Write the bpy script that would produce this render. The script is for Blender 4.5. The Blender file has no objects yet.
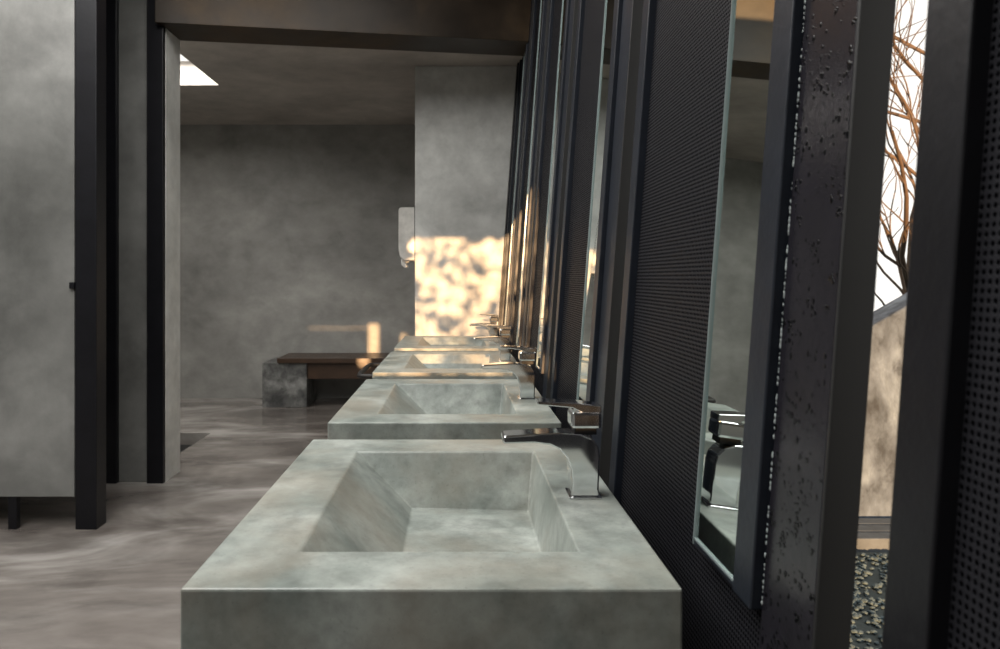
import bpy, bmesh, math, random
from mathutils import Vector, Matrix
random.seed(7)
S=bpy.context.scene
COL=S.collection
S.view_settings.view_transform='Standard'
S.view_settings.look='None'

# ---------------------------------------------------------------- materials
def newmat(name):
    m=bpy.data.materials.new(name); m.use_nodes=True
    nt=m.node_tree; b=nt.nodes['Principled BSDF']
    return m,nt,b
def ramp(nt,src,stops,interp='LINEAR'):
    r=nt.nodes.new('ShaderNodeValToRGB'); r.color_ramp.interpolation=interp
    e=r.color_ramp.elements
    while len(e)<len(stops): e.new(.5)
    for i,(p,c) in enumerate(stops):
        e[i].position=p; e[i].color=(c[0],c[1],c[2],1) if len(c)==3 else c
    nt.links.new(src,r.inputs[0]); return r
def noise(nt,vec,scale,detail=6,rough=.6,dist=0):
    n=nt.nodes.new('ShaderNodeTexNoise'); n.inputs['Scale'].default_value=scale
    n.inputs['Detail'].default_value=detail; n.inputs['Roughness'].default_value=rough
    n.inputs['Distortion'].default_value=dist
    nt.links.new(vec,n.inputs['Vector']); return n
def mapping(nt,scale=(1,1,1),rot=(0,0,0)):
    g=nt.nodes.new('ShaderNodeNewGeometry')
    mp=nt.nodes.new('ShaderNodeMapping'); mp.inputs['Scale'].default_value=scale
    mp.inputs['Rotation'].default_value=rot
    nt.links.new(g.outputs['Position'],mp.inputs['Vector']); return mp.outputs[0]
def mixc(nt,a,b,fac,mode='MIX'):
    m=nt.nodes.new('ShaderNodeMix'); m.data_type='RGBA'; m.blend_type=mode
    if isinstance(fac,float): m.inputs[0].default_value=fac
    else: nt.links.new(fac,m.inputs[0])
    for s,i in ((a,6),(b,7)):
        if isinstance(s,tuple): m.inputs[i].default_value=(*s,1)
        else: nt.links.new(s,m.inputs[i])
    return m.outputs[2]
def concrete(name,c1,c2,c3,scale=1.2,rough=(.45,.75),bump=.15,stretch=(1,1,1),stain=None,dist=.3,spec=.5,stainscale=.9,fine=(.80,1.14),rot=(0,0,0),finescale=7,blot=.35,bdist=.3,speck=0):
    m,nt,b=newmat(name)
    v=mapping(nt,stretch,rot)
    n1=noise(nt,v,scale,4,.55,dist)
    r1=ramp(nt,n1.outputs[0],[(.33,c1),(.5,c2),(.67,c3)])
    n2=noise(nt,v,scale*finescale,6,.65,0)
    r2=ramp(nt,n2.outputs[0],[(.3,(fine[0],)*3),(.7,(fine[1],)*3)])
    c=mixc(nt,r1.outputs[0],r2.outputs[0],.8,'MULTIPLY')
    n5=noise(nt,v,scale*2.6,6,.62,bdist)
    r5=ramp(nt,n5.outputs[0],[(.36,(1-blot,)*3),(.5,(1,1,1)),(.66,(1+blot*.5,)*3)])
    c=mixc(nt,c,r5.outputs[0],.8,'MULTIPLY')
    if stain:
        n3=noise(nt,v,scale*stainscale,6,.6,.2)
        r3=ramp(nt,n3.outputs[0],[(.46,(0,0,0)),(.66,(.65,.65,.65))])
        c=mixc(nt,c,stain,r3.outputs[0])
    if speck:
        n6=noise(nt,v,scale*30,3,.6,0)
        r6=ramp(nt,n6.outputs[0],[(.28,(1-speck,)*3),(.40,(1,1,1)),(.66,(1,1,1)),(.76,(1+speck*.5,)*3)])
        c=mixc(nt,c,r6.outputs[0],1.0,'MULTIPLY')
    nt.links.new(c,b.inputs['Base Color'])
    rr=ramp(nt,n1.outputs[0],[(.3,(rough[0],)*3),(.7,(rough[1],)*3)])
    nt.links.new(rr.outputs[0],b.inputs['Roughness'])
    b.inputs['Specular IOR Level'].default_value=spec
    bp=nt.nodes.new('ShaderNodeBump'); bp.inputs['Strength'].default_value=bump; bp.inputs['Distance'].default_value=.01
    n4=noise(nt,v,scale*14,8,.7)
    nt.links.new(n4.outputs[0],bp.inputs['Height']); nt.links.new(bp.outputs[0],b.inputs['Normal'])
    return m
def simple(name,col,rough=.5,metal=0,bumpscale=0,bump=.1,spec=.5):
    m,nt,b=newmat(name)
    v=mapping(nt)
    n=noise(nt,v,12,6,.65)
    r=ramp(nt,n.outputs[0],[(.3,tuple(x*.75 for x in col)),(.7,tuple(min(1,x*1.2) for x in col))])
    nt.links.new(r.outputs[0],b.inputs['Base Color'])
    b.inputs['Roughness'].default_value=rough; b.inputs['Metallic'].default_value=metal
    b.inputs['Specular IOR Level'].default_value=spec
    if bumpscale:
        n2=noise(nt,v,bumpscale,5,.6)
        bp=nt.nodes.new('ShaderNodeBump'); bp.inputs['Strength'].default_value=bump; bp.inputs['Distance'].default_value=.005
        nt.links.new(n2.outputs[0],bp.inputs['Height']); nt.links.new(bp.outputs[0],b.inputs['Normal'])
    return m

M_wall=concrete('plaster_wall',(.20,.196,.185),(.275,.27,.255),(.36,.355,.335),.9,(.45,.8),.08,stretch=(1,1,1.3),dist=.4,blot=.20)
M_wall2=concrete('plaster_panel',(.12,.12,.113),(.18,.18,.17),(.255,.253,.24),1.1,(.4,.7),.08,dist=.4,blot=.26)
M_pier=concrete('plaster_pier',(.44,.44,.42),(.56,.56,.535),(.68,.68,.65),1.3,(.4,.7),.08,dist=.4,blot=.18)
M_litend=concrete('plaster_lit_end',(.60,.60,.57),(.70,.70,.67),(.78,.78,.75),1.3,(.4,.7),.08,blot=.1)  # paler plaster: light on the partition end put into the colour
M_ceil=concrete('plaster_ceiling',(.36,.325,.29),(.45,.415,.375),(.53,.49,.45),.7,(.5,.8),.06,blot=.18)
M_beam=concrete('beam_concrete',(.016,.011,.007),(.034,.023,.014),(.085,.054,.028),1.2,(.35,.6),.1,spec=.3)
M_rear=concrete('rear_wall_plaster',(.15,.15,.145),(.22,.22,.21),(.30,.30,.29),1.0,(.5,.8),.1)
M_floor=concrete('polished_floor',(.12,.104,.094),(.22,.197,.18),(.41,.385,.36),1.0,(.12,.26),.03,(.8,1.7,1),None,1.1,fine=(.88,1.08),rot=(0,0,.35),blot=.30)
M_sink=concrete('sink_concrete',(.19,.215,.197),(.265,.29,.265),(.36,.385,.355),7,(.28,.5),.06,(1,1,1),(.28,.25,.20),0,.5,.4,blot=.28,finescale=6,fine=(.76,1.16),bdist=0,speck=.22)
M_block=concrete('rough_concrete',(.05,.05,.05),(.13,.13,.125),(.28,.28,.27),7,(.6,.9),.5)
M_ext=concrete('exterior_stone_wall',(.05,.066,.09),(.10,.128,.17),(.17,.215,.27),5,(.7,.9),.5,stretch=(1,1,.6),dist=.5,blot=.7)
M_steel=simple('black_steel',(.007,.007,.009),.38,.0,60,.12,.28)
M_steelblue=simple('painted_steel',(.013,.016,.023),.38,.0,50,.12,.32)
M_wet=simple('wet_black_steel',(.013,.012,.016),.24,.0,45,.10,.45)
M_wood=simple('dark_wood',(.055,.032,.020),.35,0,30,.2)
M_plank=simple('weathered_plank',(.10,.115,.13),.7,0,40,.3)
M_white=simple('dryer_enamel',(.62,.60,.56),.3)
M_chrome,_nt,_b=newmat('chrome'); _b.inputs['Base Color'].default_value=(.82,.83,.84,1); _b.inputs['Metallic'].default_value=1; _b.inputs['Roughness'].default_value=.08
M_mirror,_nt,_b=newmat('mirror_glass'); _b.inputs['Base Color'].default_value=(.80,.87,.84,1); _b.inputs['Metallic'].default_value=1; _b.inputs['Roughness'].default_value=.015
M_drop,_nt,_b=newmat('water_drop'); _b.inputs['Base Color'].default_value=(.001,.001,.002,1); _b.inputs['Roughness'].default_value=.05; _b.inputs['Specular IOR Level'].default_value=.3
M_edge,_nt,_b=newmat('glass_edge'); _b.inputs['Base Color'].default_value=(.20,.24,.24,1); _b.inputs['Roughness'].default_value=.15
M_bead,_nt,_b=newmat('bright_water_bead'); _b.inputs['Base Color'].default_value=(.45,.5,.5,1); _b.inputs['Roughness'].default_value=.15
M_bark=simple('bark',(.13,.085,.055),.8)
M_leaf=simple('leaf',(.10,.12,.03),.6)
M_gravel=simple('gravel',(.06,.075,.075),.9,0,60,.8)
M_stone=simple('stones',(.085,.12,.135),.8)
M_black=simple('void_black',(.006,.006,.006),.6)
def perf():
    m,nt,b=newmat('perforated_metal')
    g=nt.nodes.new('ShaderNodeNewGeometry'); s=nt.nodes.new('ShaderNodeSeparateXYZ')
    nt.links.new(g.outputs['Position'],s.inputs[0])
    def mth(op,a,bv=None):
        n=nt.nodes.new('ShaderNodeMath'); n.operation=op
        for i,x in enumerate((a,bv)):
            if x is None: continue
            if isinstance(x,(int,float)): n.inputs[i].default_value=x
            else: nt.links.new(x,n.inputs[i])
        return n.outputs[0]
    k=2*math.pi/.0125
    a=mth('SINE',mth('MULTIPLY',mth('ADD',s.outputs[1],s.outputs[2]),k))
    c=mth('SINE',mth('MULTIPLY',mth('SUBTRACT',s.outputs[1],s.outputs[2]),k))
    p=mth('MULTIPLY',a,c)
    r=ramp(nt,p,[(.05,(.014,.014,.017)),(.45,(.0015,.0015,.002))])
    nt.links.new(r.outputs[0],b.inputs['Base Color'])
    rr=ramp(nt,p,[(.05,(.5,)*3),(.45,(.95,)*3)]); nt.links.new(rr.outputs[0],b.inputs['Roughness'])
    sr=ramp(nt,p,[(.05,(.16,)*3),(.45,(.0,)*3)]); nt.links.new(sr.outputs[0],b.inputs['Specular IOR Level'])
    bp=nt.nodes.new('ShaderNodeBump'); bp.inputs['Strength'].default_value=.55; bp.inputs['Distance'].default_value=.003; bp.invert=True
    r3=ramp(nt,p,[(.05,(0,0,0)),(.5,(1,1,1))])
    nt.links.new(r3.outputs[0],bp.inputs['Height']); nt.links.new(bp.outputs[0],b.inputs['Normal'])
    return m
M_perf=perf()

# ---------------------------------------------------------------- helpers
def obj(name,me,mat=None,parent=None):
    o=bpy.data.objects.new(name,me); COL.objects.link(o)
    if mat: me.materials.append(mat)
    if parent: o.parent=parent
    return o
def empty(name,loc=(0,0,0)):
    e=bpy.data.objects.new(name,None); e.empty_display_size=.1; COL.objects.link(e); return e
def bevel(o,w,seg=2):
    md=o.modifiers.new('bevel','BEVEL'); md.width=w; md.segments=seg; md.limit_method='ANGLE'; md.angle_limit=math.radians(25)
    return o
def mesh(name,verts,faces,mat,parent=None,bev=0,smooth=False,seg=2):
    me=bpy.data.meshes.new(name); me.from_pydata([tuple(v) for v in verts],[],faces)
    bm=bmesh.new(); bm.from_mesh(me); bmesh.ops.recalc_face_normals(bm,faces=bm.faces[:]); bm.to_mesh(me); bm.free()
    if smooth:
        for p in me.polygons: p.use_smooth=True
    o=obj(name,me,mat,parent)
    if bev: bevel(o,bev,seg)
    return o
def boxdata(x0,x1,y0,y1,z0,z1):
    v=[(x,y,z) for z in (z0,z1) for (x,y) in ((x0,y0),(x1,y0),(x1,y1),(x0,y1))]
    f=[(0,3,2,1),(4,5,6,7),(0,1,5,4),(1,2,6,5),(2,3,7,6),(3,0,4,7)]
    return v,f
def box(name,x0,x1,y0,y1,z0,z1,mat,parent=None,bev=0):
    v,f=boxdata(x0,x1,y0,y1,z0,z1); return mesh(name,v,f,mat,parent,bev)
def boxes(name,lst,mat,parent=None,bev=0,fn=None):
    V=[];F=[]
    for b in lst:
        v,f=boxdata(*b); o=len(V); V+=v; F+=[tuple(i+o for i in q) for q in f]
    if fn: V=[fn(*p) for p in V]
    return mesh(name,V,F,mat,parent,bev)
TL=.072
def lean(n,y,z): return (.31+n+TL*(z-.85),y,z)
def extrude_xz(name,prof,y0,y1,mat,parent=None,bev=0,seg=2):
    n=len(prof); V=[(x,y0,z) for x,z in prof]+[(x,y1,z) for x,z in prof]
    F=[tuple(range(n)),tuple(range(2*n-1,n-1,-1))]+[(i,(i+1)%n,n+(i+1)%n,n+i) for i in range(n)]
    return mesh(name,V,F,mat,parent,bev,False,seg)
def curve_to_mesh(name,cu,mat,parent=None):
    t=bpy.data.objects.new('tmp',cu); COL.objects.link(t)
    bpy.context.view_layer.update()
    me=bpy.data.meshes.new_from_object(t.evaluated_get(bpy.context.evaluated_depsgraph_get()))
    bpy.data.objects.remove(t); me.name=name; me.materials.clear()
    return obj(name,me,mat,parent)
def template(kind):
    bm=bmesh.new()
    if kind=='sphere': bmesh.ops.create_uvsphere(bm,u_segments=8,v_segments=5,radius=1)
    else: bmesh.ops.create_icosphere(bm,subdivisions=1,radius=1)
    bm.verts.ensure_lookup_table()
    v=[x.co.copy() for x in bm.verts]; f=[tuple(a.index for a in q.verts) for q in bm.faces]
    bm.free(); return v,f
def scatter(name,kind,mats,mat,parent=None,smooth=True):
    tv,tf=template(kind); V=[];F=[]
    for M in mats:
        o=len(V); V+=[tuple(M@q) for q in tv]; F+=[tuple(i+o for i in q) for q in tf]
    me=bpy.data.meshes.new(name); me.from_pydata(V,[],F)
    if smooth: me.polygons.foreach_set('use_smooth',[True]*len(F))
    return obj(name,me,mat,parent)

H=1.19; CT=.85
# ---------------------------------------------------------------- room shell
boxes('floor',[(-5,.45,-2.6,4.85,-.12,0),(-5,-2.9,4.85,5.62,-.12,0),(-1.88,.45,4.85,5.62,-.12,0),(-5,.45,5.62,7.5,-.12,0)],M_floor)
box('floor_drain_pit',-2.9,-1.88,4.85,5.62,-.12,-.09,M_black)
box('wall_back',-5,.9,7.26,7.46,-.12,3.2,M_wall)
box('wall_left',-5.2,-5,-2.6,7.46,-.12,3.2,M_wall)
def wall_with_holes(name,x0,x1,z0,z1,y0,y1,holes,mat):
    xs=sorted({x0,x1,*[h[0] for h in holes],*[h[1] for h in holes]})
    zs=sorted({z0,z1,*[h[2] for h in holes],*[h[3] for h in holes]})
    L=[]
    for i in range(len(xs)-1):
        for j in range(len(zs)-1):
            cx=(xs[i]+xs[i+1])/2; cz=(zs[j]+zs[j+1])/2
            if any(h[0]<cx<h[1] and h[2]<cz<h[3] for h in holes): continue
            L.append((xs[i],xs[i+1],y0,y1,zs[j],zs[j+1]))
    return boxes(name,L,mat)
wall_with_holes('wall_front',-5.2,.6,-.12,3.2,-2.6,-2.57,
   [(-.74,.06,1.26,2.10),(-1.36,-1.26,1.12,1.52),(-1.04,-.93,1.33,1.50),(-1.95,-1.36,1.475,1.482)],M_rear)  # openings made up in the unseen wall to shape the sun patches
box('wall_pier',-.294,.9,5.25,7.26,0,2.71,M_pier,bev=.004)
box('wall_partition',-5,-1.705,4.27,4.50,0,3.2,M_wall2,bev=.004)
box('lit_wall_end_1',-1.705,-1.695,4.275,4.50,0,2.65,M_litend,bev=.002)  # added slab, pale in colour to stand in for light on the wall end
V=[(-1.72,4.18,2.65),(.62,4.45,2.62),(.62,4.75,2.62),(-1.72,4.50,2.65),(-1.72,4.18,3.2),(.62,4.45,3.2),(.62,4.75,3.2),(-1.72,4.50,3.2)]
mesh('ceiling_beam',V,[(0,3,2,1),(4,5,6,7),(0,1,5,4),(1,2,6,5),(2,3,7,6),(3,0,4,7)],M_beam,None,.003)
boxes('ceiling_far',[(-5,-3.0,4.5,7.26,2.71,2.9),(-1.87,.9,4.5,7.26,2.71,2.9),(-3.0,-1.87,5.77,7.26,2.71,2.9)],M_ceil)
boxes('ceiling',[(-5,-2.6,-2.6,4.3,3.2,3.3),(-.3,.9,-2.6,4.3,3.2,3.3),(-2.6,-.3,-2.6,-.8,3.2,3.3),(-2.6,-.3,3.4,4.3,3.2,3.3)],M_ceil)

p=empty('cubicle_partition')
box('panel',-3.6,-1.805,3.46,3.50,.155,3.19,M_wall2,p,.003)
box('leg',-2.12,-2.08,3.465,3.495,0,.156,M_steel,p)
box('leg_2',-3.3,-3.26,3.465,3.495,0,.156,M_steel,p)
box('hinge',-1.822,-1.80,3.445,3.47,1.14,1.17,M_steel,p,.003)
box('recess_shade',-1.80,-1.70,3.46,3.56,0,3.19,M_steel,None,.003)
box('recess_shade',-1.79,-1.695,4.235,4.27,0,3.19,M_steel,None,.003)
box('recess_shade',-2.10,-1.965,4.235,4.27,0,3.19,M_steel,None,.003)  # dark strip standing in for the shade of the recess
box('cubicle_side_wall',-3.7,-3.6,3.46,4.27,0,3.19,M_wall2)

# ---------------------------------------------------------------- right louvre wall
PIT=.92
ZT=3.19
first_col=None
for k in range(-1,5):
    o=k*PIT
    if k>=0:
        c=boxes('steel_column',[(.0,.03,.640+o,.744+o,0,ZT)],M_wet if k==0 else M_steelblue,None,.002,lean)
        boxes('shade_face',[(-.0005,.0305,.635+o,.640+o,0,ZT)],M_black,c,.001,lean)  # thin black sheet: shade of the near face put into the colour
        if k==0: first_col=c
        mp=empty('wall_mirror')
        boxes('glass',[(-.004,.004,.797+o,.936+o,.858,2.6)],M_mirror,mp,0,lean)
        boxes('frame',[(-.010,.013,.748+o,.797+o,.85,2.61),(-.006,.013,.797+o,.936+o,.85,.858)],M_steelblue,mp,.002,lean)
        boxes('glass_edge',[(-.007,.013,.936+o,.938+o,.85,2.61),(-.0065,-.004,.797+o,.936+o,.856,.8585)],M_edge,mp,0,lean)
    pp=empty('perforated_metal_panel')
    y0=.746+o if k>=0 else -2.5
    yend=1.463+o
    boxes('sheet',[(.0145,.018,y0,yend-.04,.05,ZT)],M_perf,pp,0,lean)
    boxes('frame',[(.0,.038,yend-.050,yend,0,ZT),(.019,.038,y0,yend-.05,0,.06)],M_steelblue if k>=0 else M_steel,pp,.002,lean)
boxes('steel_column',[(-.01,.07,5.16,5.25,0,ZT)],M_steel,None,.002,lean)
ms=[]
for i in range(800):
    y=random.uniform(.642,.743); z=random.uniform(.5,1.75)
    r=random.choice([.0006,.0008,.0011,.0015,.0020]); st=random.uniform(1,2.4)
    ms.append(Matrix.Translation(lean(0,y,z))@Matrix.Diagonal((r*.25,r*1.5,r*st,1)))
    if random.random()<.2:
        for j in range(random.randint(2,4)):
            ms.append(Matrix.Translation(lean(0,min(.743,max(.642,y+random.gauss(0,.004))),z+random.gauss(0,.006)))@Matrix.Diagonal((r*.25,r*1.7,r*1.3,1)))
scatter('water_droplets','sphere',ms,M_drop,first_col)
ms=[];z=.86
while z<1.62:
    r=random.uniform(.0004,.0011)
    if random.random()<.75: ms.append(Matrix.Translation(lean(0,.7435,z))@Matrix.Diagonal((r,r,r*2.6,1)))
    z+=random.uniform(.002,.007)
scatter('water_beads','sphere',ms,M_bead,first_col)

# ---------------------------------------------------------------- sinks & faucets
def sink(o):
    e=empty('concrete_sink')
    x0,x1,y0,y1=-.302,.248,.80+o,1.544+o
    zb=.69
    O=[(x0,y0,CT),(x1,y0,CT),(x1,y1,CT),(x0,y1,CT)]
    I=[(-.195,.911+o,CT),(.152,.911+o,CT),(.152,1.434+o,CT),(-.195,1.434+o,CT)]
    B=[(-.084,.985+o,CT-.098),(.138,.985+o,CT-.104),(.138,1.388+o,CT-.104),(-.084,1.388+o,CT-.098)]
    D=[(x,y,zb) for x,y,_ in O]
    V=O+I+B+D
    F=[]
    for i in range(4):
        j=(i+1)%4
        F+=[(i,j,4+j,4+i),(4+i,4+j,8+j,8+i),(i,12+i,12+j,j)]
    F+=[(8,9,10,11),(15,14,13,12)]
    mesh('basin',V,F,M_sink,e,.003)
    for nm,r,zz,mt in (('drain',.016,CT-.0995,M_chrome),('drain_hole',.011,CT-.0972,M_steelblue)):
        bm=bmesh.new()
        bmesh.ops.create_cone(bm,cap_ends=True,segments=24,radius1=r,radius2=r,depth=.003,matrix=Matrix.Translation((-.02,1.150+o,zz)))
        me=bpy.data.meshes.new(nm); bm.to_mesh(me); bm.free(); obj(nm,me,mt,e)
    box('pedestal',-.02,.22,1.0+o,1.34+o,0,.69,M_sink,e,.004)
    return e
def faucet(o):
    e=empty('basin_faucet'); yc=1.15+o
    prof=[(.178,.852),(.220,.852),(.2225,.915),(.220,.930),(.211,.942),(.194,.949),(.16,.951),(.12,.949),(.074,.946),(.071,.940),(.073,.934),(.12,.935),(.145,.932),(.160,.925),(.171,.912),(.177,.895),(.179,.875)]
    b=extrude_xz('body',prof,yc-.022,yc+.022,M_chrome,e,.003,3)
    box('collar',.184,.218,yc-.016,yc+.016,.947,.958,M_steel,e,.001)
    box('cap',.178,.225,yc-.023,yc+.023,.957,.983,M_chrome,e,.005)
    extrude_xz('lever',[(.126,.994),(.180,.989),(.196,.981),(.225,.981),(.225,.992),(.19,.996),(.126,.999)],yc-.019,yc+.019,M_chrome,e,.0015)
    box('base_plate',.174,.225,yc-.027,yc+.027,.8502,.853,M_chrome,e,.001)
    return e
for k in range(4):
    sink(k*PIT); faucet(k*PIT)

cu=bpy.data.curves.new('towel_bar','CURVE'); cu.dimensions='3D'; cu.bevel_depth=.009; cu.bevel_resolution=3
sp=cu.splines.new('POLY'); pts=[(-.303,2.72,.825),(-.345,2.72,.825),(-.362,2.74,.825),(-.366,2.80,.825),(-.366,3.0,.825),(-.362,3.06,.825),(-.345,3.08,.825),(-.303,3.08,.825)]
sp.points.add(len(pts)-1)
for q,pt in zip(sp.points,pts): q.co=(*pt,1)
curve_to_mesh('towel_bar',cu,M_black)

# ---------------------------------------------------------------- bench
e=empty('bench')
box('concrete_leg',-1.78,-1.37,6.72,7.18,0,.41,M_block,e,.006)
box('concrete_leg_2',-.36,-.30,6.72,7.18,0,.41,M_block,e,.006)
boxes('seat_slats',[(-1.64,-.30,6.70+i*.125,6.70+i*.125+.118,.41,.455) for i in range(4)],M_wood,e,.003)
boxes('wood_rails',[(-1.37,-.30,6.74,6.80,.26,.41),(-1.37,-.30,7.08,7.14,.26,.41)],M_wood,e,.004)

# ---------------------------------------------------------------- hand dryer
e=empty('hand_dryer')
prof=[(-.294,1.70),(-.40,1.70),(-.415,1.685),(-.415,1.40),(-.405,1.345),(-.375,1.315),(-.294,1.315)]
extrude_xz('housing',prof,5.28,5.52,M_white,e,.008)
extrude_xz('nozzle',[(-.34,1.33),(-.40,1.33),(-.398,1.285),(-.372,1.262),(-.352,1.27),(-.362,1.295),(-.34,1.305)],5.33,5.45,M_white,e,.004)
box('backplate',-.300,-.293,5.27,5.53,1.30,1.71,M_steel,e)

# ---------------------------------------------------------------- exterior
box('ground',-9,14,-14,16,-.20,-.125,M_gravel)
box('gravel_bed',1.15,8,-3,3.28,-.125,-.04,M_gravel)
ms=[]
for i in range(1800):
    x=random.uniform(1.2,2.3); y=random.uniform(2.2,3.25); r=random.uniform(.006,.016)
    ms.append(Matrix.Translation((x,y,-.04+r*.56))@Matrix.Rotation(random.random()*3,4,'Z')@Matrix.Diagonal((r,.8*r,.55*r,1)))
scatter('gravel_stones','ico',ms,M_stone,None,False)
mesh('garden_wall',[(1.2,3.62,-.125),(5.5,3.62,-.125),(5.5,3.85,-.125),(1.2,3.85,-.125),(1.2,3.66,.45),(5.5,3.66,2.9),(5.5,3.85,2.9),(1.2,3.85,.45)],[(0,3,2,1),(4,5,6,7),(0,1,5,4),(1,2,6,5),(2,3,7,6),(3,0,4,7)],M_ext,None,.01)
boxes('timber_deck_step',[(1.2,3.4,3.30+i*.10,3.30+i*.10+.085,-.125,.015) for i in range(3)],M_plank,None,.004)
def tree():
    cu=bpy.data.curves.new('bare_tree','CURVE'); cu.dimensions='3D'; cu.bevel_depth=1; cu.bevel_resolution=1
    def br(p,d,L,r,lv):
        n=7; sp=cu.splines.new('POLY'); sp.points.add(n); q=Vector(p); d=Vector(d).normalized()
        for i in range(n+1):
            sp.points[i].co=(*q,1); sp.points[i].radius=r*(1-.6*i/n)
            if lv>0 and i>=1:
                if random.random()<.7:
                    nd=(d+Vector((random.uniform(-1,1),random.uniform(-1,1),random.uniform(-.3,.7)))*.8)
                    br(q.copy(),nd,L*random.uniform(.4,.65),max(.004,r*(1-.6*i/n)*.5),lv-1)
            d=(d+Vector((random.uniform(-1,1),random.uniform(-1,1),random.uniform(-.5,.6)))*.25).normalized()
            q=q+d*(L/n)
    br((3.75,5.7,-.125),(.0,0,1),3.2,.06,2)
    for i in range(8):
        z=1.0+i*.27
        br((3.75,5.7,z),(random.uniform(-1,-.5),random.uniform(-.5,.1),random.uniform(.1,.8)),1.5,.015,2)
    curve_to_mesh('bare_tree',cu,M_bark)
tree()
e=empty('gobo_shrub')  # unseen foliage added behind the camera to mottle the sun patch
bm=bmesh.new()
for i in range(480):
    c=Vector((random.uniform(-1.3,.2),random.uniform(-5.2,-4.5),random.uniform(1.42,2.5)))
    s=random.uniform(.025,.07)
    R=Matrix.Rotation(random.uniform(0,6.28),4,'Z')@Matrix.Rotation(random.uniform(0,6.28),4,'X')@Matrix.Rotation(random.uniform(0,6.28),4,'Y')
    vs=[bm.verts.new(c+(R@Vector(q))*s) for q in ((-1.3,0,0),(-.3,.55,.08),(1.3,0,0),(-.3,-.55,.08))]
    bm.faces.new(vs)
me=bpy.data.meshes.new('leaves'); bm.to_mesh(me); bm.free()
obj('leaves',me,M_leaf,e)
cu=bpy.data.curves.new('stems','CURVE'); cu.dimensions='3D'; cu.bevel_depth=1
for i in range(14):
    sp=cu.splines.new('POLY'); sp.points.add(5); q=Vector((-.5,-4.9,-.125)); t=Vector((random.uniform(-1.3,.2),random.uniform(-5.2,-4.5),random.uniform(1.9,2.5)))
    for j in range(6):
        f=j/5; w=q.lerp(t,f); w.x=q.x+(t.x-q.x)*f**1.5; sp.points[j].co=(*w,1); sp.points[j].radius=.014*(1-.7*f)
curve_to_mesh('stems',cu,M_bark,e)

# ---------------------------------------------------------------- light
w=bpy.data.worlds.new('World'); S.world=w; w.use_nodes=True
nt=w.node_tree; bg=nt.nodes['Background']; bg.inputs[0].default_value=(1,.97,.92,1); bg.inputs[1].default_value=1.15
def area(name,loc,rot,sx,sy,en,col=(1,1,1)):
    l=bpy.data.lights.new(name,'AREA'); l.shape='RECTANGLE'; l.size=sx; l.size_y=sy; l.energy=en; l.color=col
    o=bpy.data.objects.new(name,l); COL.objects.link(o); o.location=loc; o.rotation_euler=rot; return o
area('added_fill_lamp',(-1.45,1.3,3.25),(0,0,0),2.2,4.0,158,(1,.99,.965))  # added soft fill, set in a made-up roof opening out of view
area('skylight_lamp',(-2.43,5.1,2.88),(0,0,0),1.1,1.2,52,(1,.97,.92))
sun=bpy.data.lights.new('sun','SUN'); sun.energy=11; sun.angle=math.radians(.4); sun.color=(1,.60,.29)
so=bpy.data.objects.new('sun',sun); COL.objects.link(so)
so.rotation_euler=Vector((.05,1,-.08)).to_track_quat('-Z','Y').to_euler()

# ---------------------------------------------------------------- camera
cam=bpy.data.cameras.new('camera'); co=bpy.data.objects.new('camera',cam); COL.objects.link(co)
co.location=(0,0,H); co.rotation_euler=(math.pi/2,0,0)
cam.sensor_width=36; cam.lens=732*36/1000; cam.shift_x=.044; cam.shift_y=-.0465; cam.clip_start=.02
cam.dof.use_dof=True; cam.dof.focus_distance=1.6; cam.dof.aperture_fstop=8
S.camera=co
